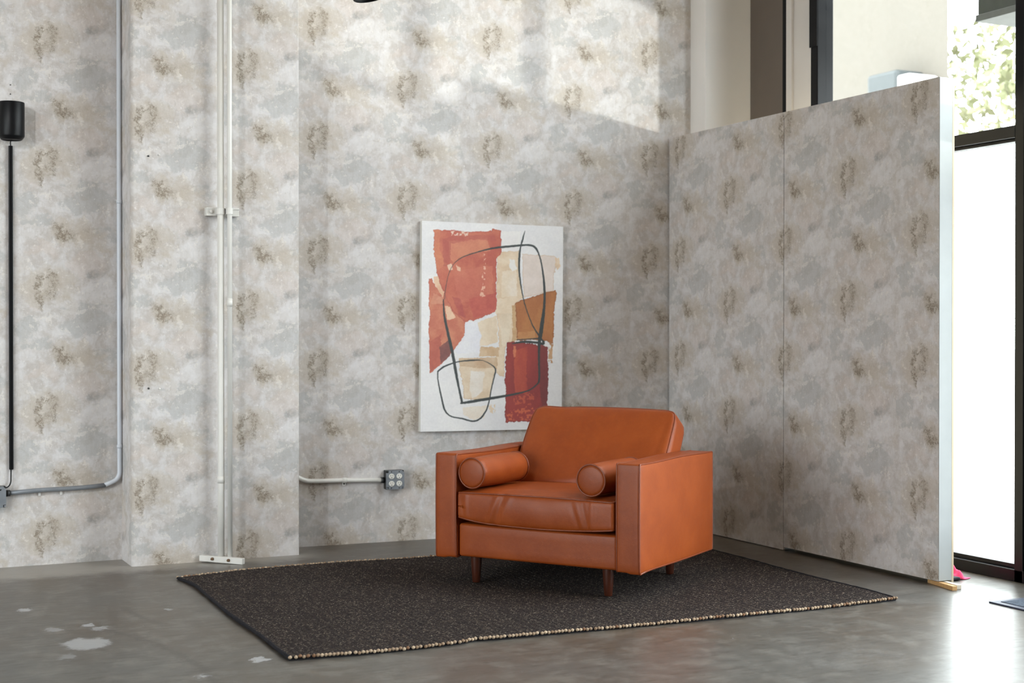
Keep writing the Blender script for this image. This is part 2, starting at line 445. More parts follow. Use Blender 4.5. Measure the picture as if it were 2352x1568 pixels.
# ------------------------------------------------------------------ setting
ZC = 4.4
Yw = lambda X: 7.52 - 0.042 * (X - 2.28)
def paper_quad(name, p0, p1, z0, z1, u0, u1, v0, depth, parent=None, nz=1):
    """vertical wallpapered wall from p0 to p1 (plan) with real thickness behind it"""
    p0, p1 = Vector(p0), Vector(p1); d = (p1 - p0).normalized(); nrm = Vector((-d.y, d.x)) * depth
    V = []; uv = []
    for z in (z0, z1):
        for (p, uu) in ((p0, u0), (p1, u1), (p1 + nrm, u1 + depth), (p0 + nrm, u0 - depth)):
            V.append((p.x, p.y, z)); uv.append((uu, z - v0))
    F = [(0, 1, 5, 4), (1, 2, 6, 5), (2, 3, 7, 6), (3, 0, 4, 7), (4, 5, 6, 7), (3, 2, 1, 0)]
    return mesh_obj(name, V, F, M['paper'], parent, uv=uv)

fl = struct(mesh_obj('floor', *box(-6.2, 5.19, -5.5, 8.2, -0.2, 0.0), M['floor']))
struct(mesh_obj('ceiling', *box(-6.2, 5.3, -5.5, 8.2, ZC, ZC + 0.2), M['ceil']))
struct(mesh_obj('wall_left', *join(box(-6.2, -6.0, -5.5, -1.4, 0.0, ZC), box(-6.2, -6.0, 4.9, 8.2, 0.0, ZC), box(-6.2, -6.0, -1.4, 4.9, 0.0, 0.5), box(-6.2, -6.0, -1.4, 4.9, 3.5, ZC)), M['grey_wall']))
wb1 = struct(paper_quad('wall_alcove', (-6.0, 7.515), (1.45, 7.515), 0, ZC, -6.0 - 0.869, 1.45 - 0.869, 0.37, 0.3))
wb2 = struct(paper_quad('wall_back', (2.2, Yw(2.2)), (4.83, Yw(4.83)), 0, ZC, 2.2 - 2.305, 4.83 - 2.305, 0.584, 0.3))
# wallpapered column, plaster arris slightly rounded
def column():
    prof = [(1.405, 7.56), (1.405, 7.275)]
    for k in range(1, 6):
        a = math.pi / 2 * k / 5; prof.append((1.405 + 0.018 * (1 - math.cos(a)), 7.275 - 0.018 * math.sin(a)))
    prof += [(2.272, 7.257)]
    for k in range(1, 4):
        a = math.pi / 2 * k / 3; prof.append((2.272 + 0.006 * math.sin(a), 7.257 + 0.006 * (1 - math.cos(a))))
    prof += [(2.278, 7.7), (1.405, 7.7)]
    V, F, uv = [], [], []; n = len(prof); L = [0.0]
    for i in range(1, n): L.append(L[-1] + math.dist(prof[i], prof[i - 1]))
    off = L[7]
    for z in (0, ZC):
        for i, (x, y) in enumerate(prof): V.append((x, y, z)); uv.append((1.423 - 1.508 + (L[i] - off), z - 0.584))
    for i in range(n - 1): F.append((i, i + 1, n + i + 1, n + i))
    F.append((n - 1, 0, n, 2 * n - 1)); F.append(tuple(range(n, 2 * n)))
    return mesh_obj('column', V, F, M['paper'], uv=uv)
colm = struct(column())
# small screws and nail holes in the wallpapered walls
def stud(name, loc, r, l, mat, parent):
    v = xform(lathe([(r * .7, l), (r, l * .6), (r, 0)], 8), Matrix.Translation(loc) @ Matrix.Rotation(math.pi / 2, 4, 'X'))
    return mesh_obj(name, *v, mat, parent, True)
for i, (x, z) in enumerate(((1.49, 2.066), (1.545, 2.075), (1.49, 0.895), (1.545, 0.892))):
    stud('wall_screw', (x, 7.257, z), 0.005, 0.006, M['white_pipe'] if i % 2 else M['dark_steel'], colm)
for z in (2.417, 2.371): stud('wall_screw', (0.861, 7.515, z), 0.003, 0.004, M['slot'], wb1)

# white pilaster and the dark return beside the storefront
struct(mesh_obj('wall_pilaster', *box(4.83, 5.25, 7.25, 8.2, 0, ZC, 0.0), M['pilaster']))
struct(mesh_obj('wall_right', *box(5.16, 5.3, 6.805, 7.25, 0, ZC), M['dark_wall']))

# storefront glazing
XF, XB = 5.07, 5.18
def bar(y0, y1, z0, z1, x0=XF, x1=XB): return box(x0, x1, y0, y1, z0, z1, 0.003)
w1 = struct(empty('window_1', (0, 0, 0)))
mesh_obj('jamb', *bar(6.767, 6.805, 0, ZC), M['black'], w1)
mesh_obj('filler_board', *box(5.085, 5.17, 6.54, 6.767, 0, ZC, 0.002), M['white'], w1)
mesh_obj('cover_strip', *box(5.068, 5.085, 6.715, 6.767, 0, ZC, 0.002), M['white'], w1)
mesh_obj('mullion', *bar(6.477, 6.54, 0, ZC), M['black'], w1)
mesh_obj('mullion_cover', *box(5.066, 5.07, 6.478, 6.548, 2.795, ZC), M['black'], w1)
mesh_obj('mullion', *bar(4.946, 5.0, 0, ZC), M['black'], w1)
mesh_obj('transom', *bar(5.0, 6.477, 2.098, 2.155), M['black'], w1)
mesh_obj('bottom_rail', *bar(4.94, 6.477, 0.0, 0.057), M['black'], w1)
mesh_obj('head_rail', *bar(4.946, 6.54, ZC - 0.12, ZC), M['black'], w1)
mesh_obj('glazing_bead', *join(box(5.10, 5.16, 5.0, 6.477, 2.083, 2.098, 0.002), box(5.10, 5.16, 5.0, 6.477, 0.057, 0.078, 0.002)), M['black'], w1)
mesh_obj('pane', *box(5.126, 5.132, 5.0, 6.477, 0.06, 2.098), M['glass'], w1)
mesh_obj('pane', *box(5.126, 5.132, 5.0, 6.477, 2.155, ZC - 0.12), M['glass'], w1)
d1 = struct(empty('door_1', (0, 0, 0)))
mesh_obj('stile', *bar(4.85, 4.94, 0.012, 2.10, 5.085, 5.165), M['black'], d1)
mesh_obj('stile', *bar(3.98, 4.07, 0.012, 2.10, 5.085, 5.165), M['black'], d1)
mesh_obj('rail', *bar(4.07, 4.85, 0.012, 0.26, 5.085, 5.165), M['black'], d1)
mesh_obj('rail', *bar(4.07, 4.85, 2.0, 2.10, 5.085, 5.165), M['black'], d1)
mesh_obj('pane', *box(5.124, 5.130, 4.07, 4.85, 0.26, 2.0), M['glass'], d1)
hd = mesh_obj('door_handle', *tube(fillet([(5.085, 4.13, 0.95), (5.03, 4.13, 0.95), (5.03, 4.13, 1.25), (5.085, 4.13, 1.25)], 0.02), 0.011, 10), M['steel'], d1, True)
w2 = struct(empty('window_2', (0, 0, 0)))
mesh_obj('transom', *bar(0.9, 4.946, 2.10, 2.156), M['black'], w2)
mesh_obj('pane', *box(5.126, 5.132, 0.9, 4.946, 2.156, ZC - 0.12), M['glass'], w2)
mesh_obj('pane', *box(5.126, 5.132, 0.9, 3.92, 0.06, 2.10), M['glass'], w2)
mesh_obj('bottom_rail', *bar(0.9, 3.92, 0, 0.057), M['black'], w2)
mesh_obj('head_rail', *bar(0.9, 4.946, ZC - 0.12, ZC), M['black'], w2)
for y in (3.92, 2.4, 0.9):
    mesh_obj('mullion', *bar(y, y + 0.054, 0, ZC), M['black'], w2)
struct(mesh_obj('wall_right_rear', *box(5.07, 5.3, -5.3, 0.9, 0, ZC), M['grey_wall']))
# unseen left window added for fill light, and the plain wall behind the camera
w3 = struct(empty('fill_window', (0, 0, 0)))
struct(mesh_obj('wall_rear', *box(-6.2, 5.3, -5.5, -5.3, 0, ZC), M['grey_wall']))
for y in (-1.4, 0.7, 2.8, 4.84):
    mesh_obj('mullion', *box(-6.15, -6.05, y, y + 0.06, 0.5, 3.5, 0.003), M['black'], w3)
mesh_obj('pane', *box(-6.103, -6.097, -1.4, 4.9, 0.5, 3.5), M['glass'], w3)

# outside
struct(mesh_obj('ground', *box(5.19, 70, -70, 70, -0.3, -0.06), M['pavement']))
struct(mesh_obj('ground', *box(-70, -6.2, -70, 70, -0.3, -0.06), M['pavement']))
bld = tag(empty('outside_building', (11.0, 14.0, -0.06)), 'pale cream building across the way, seen through the upper left pane', 'building')
bp = [(0, -2.19), (2.5, 0.6), (2.5, 9.0), (0, 9.0)]
mesh_obj('wall', [(x, y, z) for z in (0, 9.0) for x, y in bp], [(0, 1, 2, 3), (7, 6, 5, 4)] + [(i, 4 + i, 4 + (i + 1) % 4, (i + 1) % 4) for i in range(4)], M['stucco'], bld)
mesh_obj('unit_box', *box(-0.40, 0.0, -1.83, -1.33, 3.86, 4.12, 0.04), M['teal'], bld)
mesh_obj('unit_panel', *box(-0.42, 0.0, -2.05, -1.85, 3.88, 4.04, 0.03), M['white'], bld)
# tree with pale sunlit leaves
def tree():
    r = tag(empty('outside_tree', (15.2, 14.9, -0.06)), 'pale yellow-green tree outside behind the narrow right-hand pane', 'tree')
    tr = mesh_obj('trunk', *tube([(0.3, -1.6, 0), (0.3, -1.5, 1.2), (0.2, -1.2, 2.6), (0.1, -0.5, 4.0)], [0.16, 0.13, 0.11, 0.06], 10), M['bark'], r, True)
    V, F = [], []
    for i in range(1500):
        d = rng.normal(size=3); d /= np.linalg.norm(d); rad = rng.random() ** 0.4
        c = np.array([0, 0, 4.85]) + d * rad * np.array([1.3, 2.3, 0.95])
        a = rng.normal(size=3); a /= np.linalg.norm(a); b = np.cross(a, rng.normal(size=3)); b /= np.linalg.norm(b)
        s = 0.05 + 0.07 * rng.random(); o = len(V)
        V += [tuple(c - a * s), tuple(c + b * s * .45), tuple(c + a * s), tuple(c - b * s * .45)]; F.append((o, o + 1, o + 2, o + 3))
    fo = mesh_obj('foliage', V, F, M['leaf'], r); fo['kind'] = 'stuff'
tree()
aw = tag(empty('outside_sign_box', (0, 0, 0)), 'weathered grey-green box hanging outside at the top of the right-hand pane', 'sign')
mesh_obj('box', *box(5.58, 5.95, 4.6, 5.767, 2.875, 3.4, 0.004), M['awning'], aw)
mesh_obj('bottom_lip', *box(5.57, 5.96, 4.6, 5.775, 2.838, 2.875, 0.004), M['awning_lip'], aw)
mesh_obj('bracket', *box(5.18, 5.58, 5.1, 5.14, 3.3, 3.34, 0.003), M['black'], aw)

# ------------------------------------------------------------------ freestanding wallpapered partition panels
def partition(y0, y1, z0, label, far):
    r = tag(empty('display_panel', (4.718, (y0 + y1) / 2, z0)), label, 'panel', 'wallpapered partition panels')
    cy = (y0 + y1) / 2; x0, x1 = 4.672 - 4.718, 4.764 - 4.718
    H = 2.363 - z0
    V = [(x0, y1 - cy, 0), (x0, y0 - cy, 0), (x0, y0 - cy, H), (x0, y1 - cy, H)]
    V += [(x + 0.012, y, z) for x, y, z in V]
    F = [(0, 1, 2, 3), (7, 6, 5, 4), (1, 0, 4, 5), (3, 2, 6, 7), (0, 3, 7, 4), (2, 1, 5, 6)]
    uv = [(7.445 - (y + cy), z + z0 - (-0.003)) for x, y, z in V]
    mesh_obj('papered_face', V, F, M['paper'], r, uv=uv)
    mesh_obj('core_board', *box(x0 + 0.012, x1 - 0.012, y0 - cy + 0.002, y1 - cy, 0, H - 0.002), M['paper_edge'], r)
    mesh_obj('back_board', *box(x1 - 0.012, x1, y0 - cy, y1 - cy, 0.0015 - z0, H), M['beige'], r)  # carried down to the floor to block light leaking under the panel
    if not far:
        mesh_obj('end_strip', *box(x0 + 0.0005, x1 - 0.016, y0 - cy - 0.003, y0 - cy + 0.002, 0.002, H - 0.001), M['paper_edge'], r)['label'] = 'pale blue-white paper on the end edge'
    return r
partition(6.2585, 7.405, 0.004, 'wallpapered partition panel standing in the corner against the back wall', True)
partition(5.072, 6.2530, 0.020, 'wallpapered partition panel with the pale open end, propped on wooden wedges', False)
def shim(p, q, w, h, mat, label):
    p, q = Vector(p), Vector(q); d = (q - p); L = d.length; rz = math.atan2(d.y, d.x)
    V, F = box(0, L, -w / 2, w / 2, 0, h, 0.001)
    V = [Vector((v[0], v[1], v[2] * (0.80 + 0.2 * v[0] / L))) for v in V]
    o = mesh_obj('wooden_wedge', V, F, mat); o.location = (p.x, p.y, 0); o.rotation_euler = (0, 0, rz)
    return tag(o, label, 'wedge', 'wedges under the partition')
shim((4.70, 5.16), (4.652, 4.945), 0.024, 0.020, M['pine'], 'longer brown wooden wedge sticking out under the partition end')
shim((4.733, 5.16), (4.694, 4.962), 0.024, 0.020, M['pine_pale'], 'paler wooden wedge beside the brown one under the partition end')

# ------------------------------------------------------------------ rug
def rug():
    r = tag(empty('woven_rug', (2.9, 5.9, 0)), 'dark charcoal tweed woven rug with beige whipstitched edges under the armchair', 'rug')
    def I(x, xs, ys): return np.interp(x, xs, ys)
    xl = lambda y: I(y, [4.93, 5.1, 5.34, 5.77, 6.18, 6.54, 6.65, 6.78], [1.512, 1.515, 1.524, 1.522, 1.539, 1.555, 1.548, 1.528])
    xr = lambda y: I(y, [4.87, 5.06, 5.37, 5.79, 6.37, 6.80], [4.245, 4.262, 4.266, 4.275, 4.302, 4.31])
    yf = lambda x: I(x, [1.51, 1.77, 2.0, 2.18, 2.25, 2.35, 2.62, 3.0, 3.4, 3.82, 4.25], [4.932, 4.902, 4.896, 4.912, 4.932, 4.915, 4.902, 4.881, 4.866, 4.857, 4.873])
    yb = lambda x: I(x, [1.53, 1.83, 2.05, 2.32, 2.72, 2.98, 4.31], [6.78, 6.853, 6.872, 6.872, 6.835, 6.84, 6.80])
    nx, ny = 380, 270
    s = np.linspace(0, 1, nx); t = np.linspace(0, 1, ny); Sg, T = np.meshgrid(s, t, indexing='ij')
    xt = 1.52 + Sg * 2.73
    y = yf(xt) * (1 - T) + yb(xt) * T; x = xl(y) * (1 - Sg) + xr(y) * Sg
    z = 0.0115 + 0.0018 * rng.random(Sg.shape) + 0.0012 * np.sin(Sg * 190 * np.pi) + 0.0015 * np.sin(x * 7) * np.sin(y * 6)
    lift = np.exp(-(Sg * 2.73 / 0.12) ** 2) * (0.004 * np.exp(-((y - 6.5) / .18) ** 2) + 0.004 * np.exp(-((y - 5.6) / .25) ** 2))
    z = z + lift
    V = np.stack([x - 2.9, y - 5.9, z], -1).reshape(-1, 3)
    a = np.arange(nx * ny).reshape(nx, ny)
    F = np.stack([a[:-1, :-1], a[1:, :-1], a[1:, 1:], a[:-1, 1:]], -1).reshape(-1, 4)
    mesh_obj('pile', V.tolist(), F.tolist(), M['rug'], r, True)
    # underside
    k = [a[0, 0], a[-1, 0], a[-1, -1], a[0, -1]]
    W_ = np.vstack([V[a[:, 0]], V[a[-1, 1:]], V[a[::-1, -1][1:]], V[a[0, ::-1][1:-1]]]); n = len(W_)
    lo = W_.copy(); lo[:, 2] = 0.0005
    VV = np.vstack([W_, lo]); FF = [(i, n + i, n + (i + 1) % n, (i + 1) % n) for i in range(n)] + [tuple(range(2 * n - 1, n - 1, -1))]
    mesh_obj('backing', VV.tolist(), FF, M['wool_edge'], r)
    # dark selvedge rolls on the two short sides
    for nm, i in (('selvedge', 0), ('selvedge', nx - 1)):
        path = [(V[a[i, j]][0], V[a[i, j]][1], V[a[i, j]][2] - 0.003) for j in range(0, ny, 5)] + [tuple(V[a[i, ny - 1]] - np.array([0, 0, 0.003]))]
        mesh_obj(nm, *tube(path, 0.0065, 8), M['wool_edge'], r, True)
    # whipstitch knots on the two long sides
    for nm, j, sgn in (('front_edge_stitching', 0, -1), ('back_edge_stitching', ny - 1, 1)):
        parts = []; L = 0.0; nxt = 0.0; prev = V[a[0, j]]
        for i in range(nx):
            p = V[a[i, j]]; L += np.linalg.norm((p - prev)[:2]); prev = p
            if L >= nxt:
                nxt += 0.0135 + 0.004 * rng.random()
                bm = bmesh.new(); bmesh.ops.create_icosphere(bm, subdivisions=1, radius=1)
                m = Matrix.Translation((p[0], p[1] + sgn * 0.003, p[2] - 0.001 + 0.001 * rng.random())) @ Matrix.Rotation(0.5 + .3 * rng.random(), 4, 'Z') @ Matrix.Diagonal((0.0085 + .002 * rng.random(), 0.0075, 0.0072, 1))
                bm.verts.index_update()
                parts.append(([m @ v.co for v in bm.verts], [tuple(v.index for v in f.verts) for f in bm.faces])); bm.free()
        o = mesh_obj(nm, *join(*parts), M['bead'], r, True); tag(o, 'beige whipstitch knots along the long edge', kind='stuff')
    return r
rug()

# ------------------------------------------------------------------ armchair
TH = -0.983; CC = (3.224, 5.933, 0.0)
ch = tag(empty('armchair', CC, TH), 'tan leather armchair with boxy arms and dark tapered wooden legs on the rug', 'armchair')
LE = M['leather']; PR = 0.0044
def bump1(x, c, w): return math.exp(-((x - c) / w) ** 2)
def armrest(sx):
    cx = sx * 0.4695; cz = (0.134 + 0.611) / 2; H = (0.0575, 0.409, 0.2385); R_ = 0.011
    def f(p, n):
        # soft padding and a slightly wavy top line, leather gathered at the bottom corners
        q = p.copy()
        q.z += n.z * 0.004 * math.sin(p.y * 9 + sx) * (1 if n.z > 0 else 0.4)
        q.x += n.x * 0.006 * max(0, 1 - (p.y / .409) ** 2) * max(0, 1 - (p.z / .2385) ** 2)
        q.y += n.y * 0.004 * max(0, 1 - (p.z / .2385) ** 2)
        if n.z < -0.5: q.z -= 0.006 * bump1(p.y, -0.40, 0.05) * (1 if p.x * sx > 0 else 0.2)
        return q
    V, F = soft_box(*H, R_, 5, 22, 14, f)
    o = mesh_obj('armrest', V, F, LE, ch, True); o.location = (cx, 0, cz)
    for sg in (1, -1):
        loop = edge_loop(0, sg, H, R_, f)
        mesh_obj('piping', *tube(loop, PR, 8, True), M['piping'], o, True)
    return o
armrest(-1); armrest(1)
def base_f(p, n):
    q = p.copy(); q.y += n.y * 0.005 * max(0, 1 - (p.x / .41) ** 2); return q
b_ = mesh_obj('seat_base', *soft_box(0.409, 0.395, 0.077, 0.014, 16, 12, 4, base_f), LE, ch, True); b_.location = (0, 0.0, 0.214)
bf = mesh_obj('back_frame', *soft_box(0.411, 0.038, 0.16, 0.014, 14, 4, 8), LE, ch, True); bf.location = (0, 0.366, 0.445)
def seat_cushion():
    H = (0.4045, 0.31, 0.066); R_ = 0.016
    def f(p, n):
        q = p.copy(); ex = max(0, 1 - (p.x / H[0]) ** 2); ey = max(0, 1 - (p.y / H[1]) ** 2)
        if p.z > 0: q.z += (0.016 * ex ** .6 + 0.002) * (0.35 + 0.65 * min(1, (p.y + H[1]) / 0.10)) * (p.z / H[2])
        else: q.z -= 0.016 * ex ** .7 * (-p.z / H[2]) * (0.4 + 0.6 * (p.y < 0))
        if p.z < 0 and p.y < -0.2: q.z += 0.006 * (1 - ex) + 0.008 * bump1(p.x, -0.42, 0.09)
        q.y += n.y * 0.012 * ex * max(0, 1 - (p.z / H[2]) ** 2)
        if n.y < -0.5:     # folds in the front boxing
            zz = p.z / H[2]
            q.y += 0.0034 * bump1(p.x, -0.175 + 0.030 * zz, 0.013) - 0.004 * bump1(p.x, -0.205 + 0.03 * zz, 0.013) - 0.003 * bump1(p.x, -0.14 + 0.03 * zz, 0.014)
            q.y += 0.0018 * bump1(p.x, -0.375 - 0.02 * zz, 0.010) - 0.003 * bump1(p.x, -0.355, 0.012)
            q.y += 0.0022 * bump1(p.x, 0.215 - 0.028 * zz, 0.010) + 0.0025 * bump1(p.x, 0.265 - 0.018 * zz, 0.010) - 0.002 * bump1(p.x, 0.24 - 0.02 * zz, 0.012) - 0.003 * bump1(p.x, 0.30, 0.012)
            q.y += 0.003 * bump1(p.x, 0.05, 0.05) * zz
        if n.z > 0.5:
            q.z += 0.0025 * bump1(p.y, -0.16 + 0.05 * math.sin(p.x * 9), 0.018) * bump1(p.x, -0.06, 0.16) - 0.002 * bump1(p.x, -0.13 + .3 * (p.y + .2), 0.012) * bump1(p.y, -0.2, 0.06)
        return q
    V, F = soft_box(*H, R_, 110, 36, 10, f)
    o = mesh_obj('seat_cushion', V, F, LE, ch, True); o.location = (0, -0.107, 0.372)
    for sg in (1, -1): mesh_obj('piping', *tube(edge_loop(2, sg, H, R_, f, 40), PR, 8, True), M['piping'], o, True)
seat_cushion()
def back_cushion():
    # local: x across, y through the thickness (front = -y), z up the slope
    H = (0.394, 0.064, 0.222); R_ = 0.026
    def f(p, n):
        q = p.copy(); ex = max(0, 1 - (p.x / H[0]) ** 2); ez = max(0, 1 - (p.z / H[2]) ** 2)
        if p.y < 0: q.y -= 0.030 * (ex ** .5) * (ez ** .5) * (-p.y / H[1])
        else: q.y += 0.016 * (ex ** .5) * (ez ** .5)
        q.z += n.z * 0.010 * ex * (1 if n.z > 0 else .5)
        # ears pulled in a little, top edge slightly sagging at one side
        cr = max(0, abs(p.x) / H[0] - 0.86) / 0.14 * max(0, p.z / H[2] - 0.72) / 0.28
        q.x -= math.copysign(0.012, p.x) * cr; q.z -= 0.010 * cr
        if p.z > 0: q.z += 0.004 * bump1(p.x, -0.33, 0.06) - 0.003 * bump1(p.x, -0.22, 0.07)
        q.x += n.x * 0.010 * ez
        if n.y < -0.5:
            q.y += 0.004 * bump1(p.x, 0.34 + .1 * p.z, 0.02) * ez - 0.003 * bump1(p.z, -0.17 + 0.03 * math.sin(p.x * 11), 0.02)
        return q
    V, F = soft_box(*H, R_, 60, 8, 40, f, 4)
    o = mesh_obj('back_cushion', V, F, LE, ch, True)
    # front bottom edge (b 0.06, z 0.445) to front top edge (b 0.30, z 0.803)
    p0, p1 = Vector((0, 0.055, 0.44)), Vector((0, 0.30, 0.806)); d = (p1 - p0).normalized(); th = math.atan2(d.y, d.z)
    nb = Vector((0, math.cos(th), -math.sin(th)))
    o.rotation_euler = (-th, 0, 0); o.location = (p0 + p1) / 2 + nb * H[1]
    for sg in (-1, 1): mesh_obj('piping', *tube(edge_loop(1, sg, H, R_, f, 30), PR, 8, True), M['piping'], o, True)
back_cushion()
for sx in (-1, 1):
    for y in (-0.345, 0.318):
        o = mesh_obj('leg', *lathe([(0.0165, 0.0155), (0.018, 0.019), (0.0225, 0.075), (0.0265, 0.137), (0.0265, 0.15)], 24), M['walnut'], ch, True)
        o.location = (sx * 0.343, y, 0)
def bolster(a, b, z, label, tilt=0.0):
    L = 0.405; r0 = 0.0695
    m = Matrix.Translation(CC) @ Matrix.Rotation(TH, 4, 'Z')
    o_loc = m @ Vector((a, b + L / 2, z))
    prof = [(0.0, -L / 2 - 0.006), (0.03, -L / 2 - 0.005), (0.055, -L / 2 - 0.003), (r0 - 0.004, -L / 2), (r0, -L / 2 + 0.006)]
    for k in range(1, 12):
        t = k / 12; prof.append((r0 + 0.0035 * math.sin(math.pi * t), -L / 2 + 0.006 + (L - 0.012) * t))
    prof += [(rr, -zz) for rr, zz in reversed(prof[:5])]
    V, F = lathe(prof, 48, False)
    mm = Matrix.Rotation(-math.pi / 2, 4, 'X')
    rip = lambda v: Vector((v[0] * (1 + 0.012 * math.sin(v[1] * 60 + v[2] * 40)), v[1], v[2] * (0.985 if v[2] < 0 else 1.0)))
    o = mesh_obj('bolster_cushion', [rip(mm @ v) for v in V], F, LE, None, True)
    o.location = o_loc; o.rotation_euler = (tilt, 0, TH)
    tag(o, label, 'cushion', 'leather bolsters on the armchair')
    for e in (-L / 2, L / 2):
        mesh_obj('piping', *tube([(r0 * math.cos(t), e + 0.001, r0 * math.sin(t)) for t in np.linspace(0, 2 * math.pi, 40, endpoint=False)], PR, 8, True), M['piping'], o, True)
bolster(-0.333, -0.400, 0.5275, 'leather bolster lying against the left arm, full length in view')
bolster(0.285, -0.400, 0.5265, 'leather bolster half hidden behind the right arm with its round end in view')

# ------------------------------------------------------------------ abstract painting
def painting():
    w, h = 0.884, 1.192; rz = math.atan(-0.042)
    cx, cz = 3.496, 1.208
    r = tag(empty('canvas_painting', (cx, Yw(cx) - 0.036, cz), rz), 'abstract canvas of rust, ochre and dark red blocks with looping black lines', 'painting')
    r.rotation_euler = (0, 0.0085, rz)
    nx, ny = 400, 540
    s = np.linspace(0, 1, nx); t = np.linspace(0, 1, ny)
    # the print is laid out on a 1000 x 1430 sheet, y down
    X, Y = np.meshgrid(s * 1000, (1 - t) * 1430, indexing='ij')
    # sheet corners of the layout drawing
    TL, TR, BR, BL = np.array([97, 78.]), np.array([1041, 122.]), np.array([1034, 1492.]), np.array([77, 1512.])
    U = X / 1000; Vv = Y / 1430
    px = (TL[0] * (1 - U) + TR[0] * U) * (1 - Vv) + (BL[0] * (1 - U) + BR[0] * U) * Vv
    py = (TL[1] * (1 - U) + TR[1] * U) * (1 - Vv) + (BL[1] * (1 - U) + BR[1] * U) * Vv
    def vnoise(x, y, sc, seed):
        g = np.random.default_rng(seed).random((64, 64)); x = x / sc; y = y / sc
        xi, yi = np.floor(x).astype(int), np.floor(y).astype(int); fx, fy = x - xi, y - yi
        fx = fx * fx * (3 - 2 * fx); fy = fy * fy * (3 - 2 * fy)
        G = lambda a, b: g[a % 64, b % 64]
        return (G(xi, yi) * (1 - fx) + G(xi + 1, yi) * fx) * (1 - fy) + (G(xi, yi + 1) * (1 - fx) + G(xi + 1, yi + 1) * fx) * fy
    def fbm(x, y, sc, seed, o=4):
        a = 0; k = 1; tot = 0
        for i in range(o): a = a + k * vnoise(x, y, sc / 2 ** i, seed + i); tot += k; k *= .55
        return a / tot
    img = np.zeros((nx, ny, 3)); img[:] = (226, 225, 227)
    img += (fbm(px, py, 160, 1)[..., None] - .5) * np.array([22, 22, 16])
    wx = px + (fbm(px, py, 16, 11) - .5) * 15 + (fbm(px, py, 90, 13) - .5) * 16; wy = py + (fbm(px, py, 16, 21) - .5) * 15 + (fbm(px, py, 90, 23) - .5) * 16
    def inside(pts):
        m = np.zeros(px.shape, bool); n = len(pts)
        for i in range(n):
            x0, y0 = pts[i]; x1, y1 = pts[(i + 1) % n]
            if y0 == y1: continue
            c = ((y0 > wy) != (y1 > wy)) & (wx < (x1 - x0) * (wy - y0) / (y1 - y0) + x0); m ^= c
        return m
    def edge_d(pts):
        d = np.full(px.shape, 1e9); n = len(pts)
        for i in range(n):
            a = np.array(pts[i], float); b = np.array(pts[(i + 1) % n], float); ab = b - a
            tt = np.clip(((wx - a[0]) * ab[0] + (wy - a[1]) * ab[1]) / (ab @ ab), 0, 1)
            d = np.minimum(d, np.hypot(wx - a[0] - tt * ab[0], wy - a[1] - tt * ab[1]))
        return d
    def fill(pts, c, c2=None, alpha=1.0, seed=0, edge=None, ew=9, streak=False, dry=0.0):
        nonlocal img
        m = inside(pts).astype(float) * alpha
        n = fbm(px, py * (0.35 if streak else 1), 70, 100 + seed, 5)[..., None]
        n = np.clip((n - .5) * 3.0 + .5, 0, 1)
        col = np.array(c, float) * (1 - n) + np.array(c2 if c2 else c, float) * n
        if edge is not None:
            e = np.clip(1 - edge_d(pts) / ew, 0, 1)[..., None] * .75; col = col * (1 - e) + np.array(edge, float) * e
        if dry: m = m * (fbm(px, py, 14, 300 + seed) > dry)
        img = img * (1 - m[..., None]) + col * m[..., None]
    fill([(760, 305), (985, 322), (1000, 330), (965, 560), (770, 600)], (226, 212, 205), (218, 203, 194), .9, 1, (200, 172, 146), 8)
    fill([(985, 330), (1012, 335), (1022, 390), (1000, 420), (985, 380)], (214, 180, 140), (230, 205, 175), .8, 2)
    fill([(590, 290), (735, 282), (745, 450), (765, 600), (700, 655), (690, 900), (650, 905), (632, 1140), (600, 1130), (560, 1060), (600, 950), (585, 700)], (214, 188, 156), (226, 206, 180), .95, 3, (200, 166, 128), 6)
    fill([(620, 425), (720, 415), (728, 590), (615, 600)], (232, 220, 206), (224, 206, 182), .9, 4)
    fill([(615, 150), (750, 150), (740, 285), (615, 288)], (228, 224, 224), (232, 230, 228), .8, 5)
    fill([(672, 345), (706, 350), (726, 410), (690, 422), (668, 400)], (230, 226, 222), None, 1, 6)
    fill([(585, 610), (700, 600), (690, 712), (580, 715)], (228, 212, 190), (222, 200, 172), .9, 7)
    fill([(460, 765), (585, 725), (590, 905), (470, 935)], (220, 200, 174), (228, 212, 190), 1, 8)
    fill([(600, 720), (690, 705), (665, 900), (620, 940)], (230, 216, 196), (218, 200, 176), .8, 9)
    fill([(470, 935), (600, 935), (600, 1002), (465, 1002)], (196, 160, 120), (212, 184, 150), .95, 10, streak=False)
    fill([(330, 1015), (590, 1005), (585, 1080), (560, 1110), (500, 1080), (340, 1075)], (188, 150, 112), (206, 178, 144), .85, 11)
    fill([(335, 1065), (575, 1075), (535, 1295), (365, 1292)], (212, 188, 158), (224, 206, 182), .95, 12, (190, 156, 120), 7)
    fill([(408, 1100), (500, 1100), (490, 1240), (420, 1292), (402, 1230)], (228, 222, 216), (222, 212, 200), .9, 13)
    fill([(350, 1345), (518, 1335), (500, 1415), (420, 1428), (358, 1395)], (224, 208, 188), (230, 220, 206), .85, 14)
    fill([(530, 1330), (575, 1330), (570, 1385), (525, 1390)], (222, 198, 168), None, .8, 15, dry=.5)
    fill([(362, 772), (455, 760), (482, 860), (470, 975), (330, 985), (300, 960), (372, 870)], (224, 224, 232), (230, 230, 234), 1, 16)
    # left rust strip
    fill([(136, 470), (160, 465), (178, 525), (215, 560), (250, 560), (330, 700), (372, 770), (372, 865), (300, 955), (215, 1055), (140, 1115)], (204, 128, 98), (190, 104, 80), 1, 17, (176, 84, 66), 7)
    fill([(138, 900), (215, 850), (220, 1050), (142, 1105)], (184, 92, 74), (172, 80, 64), .9, 18)
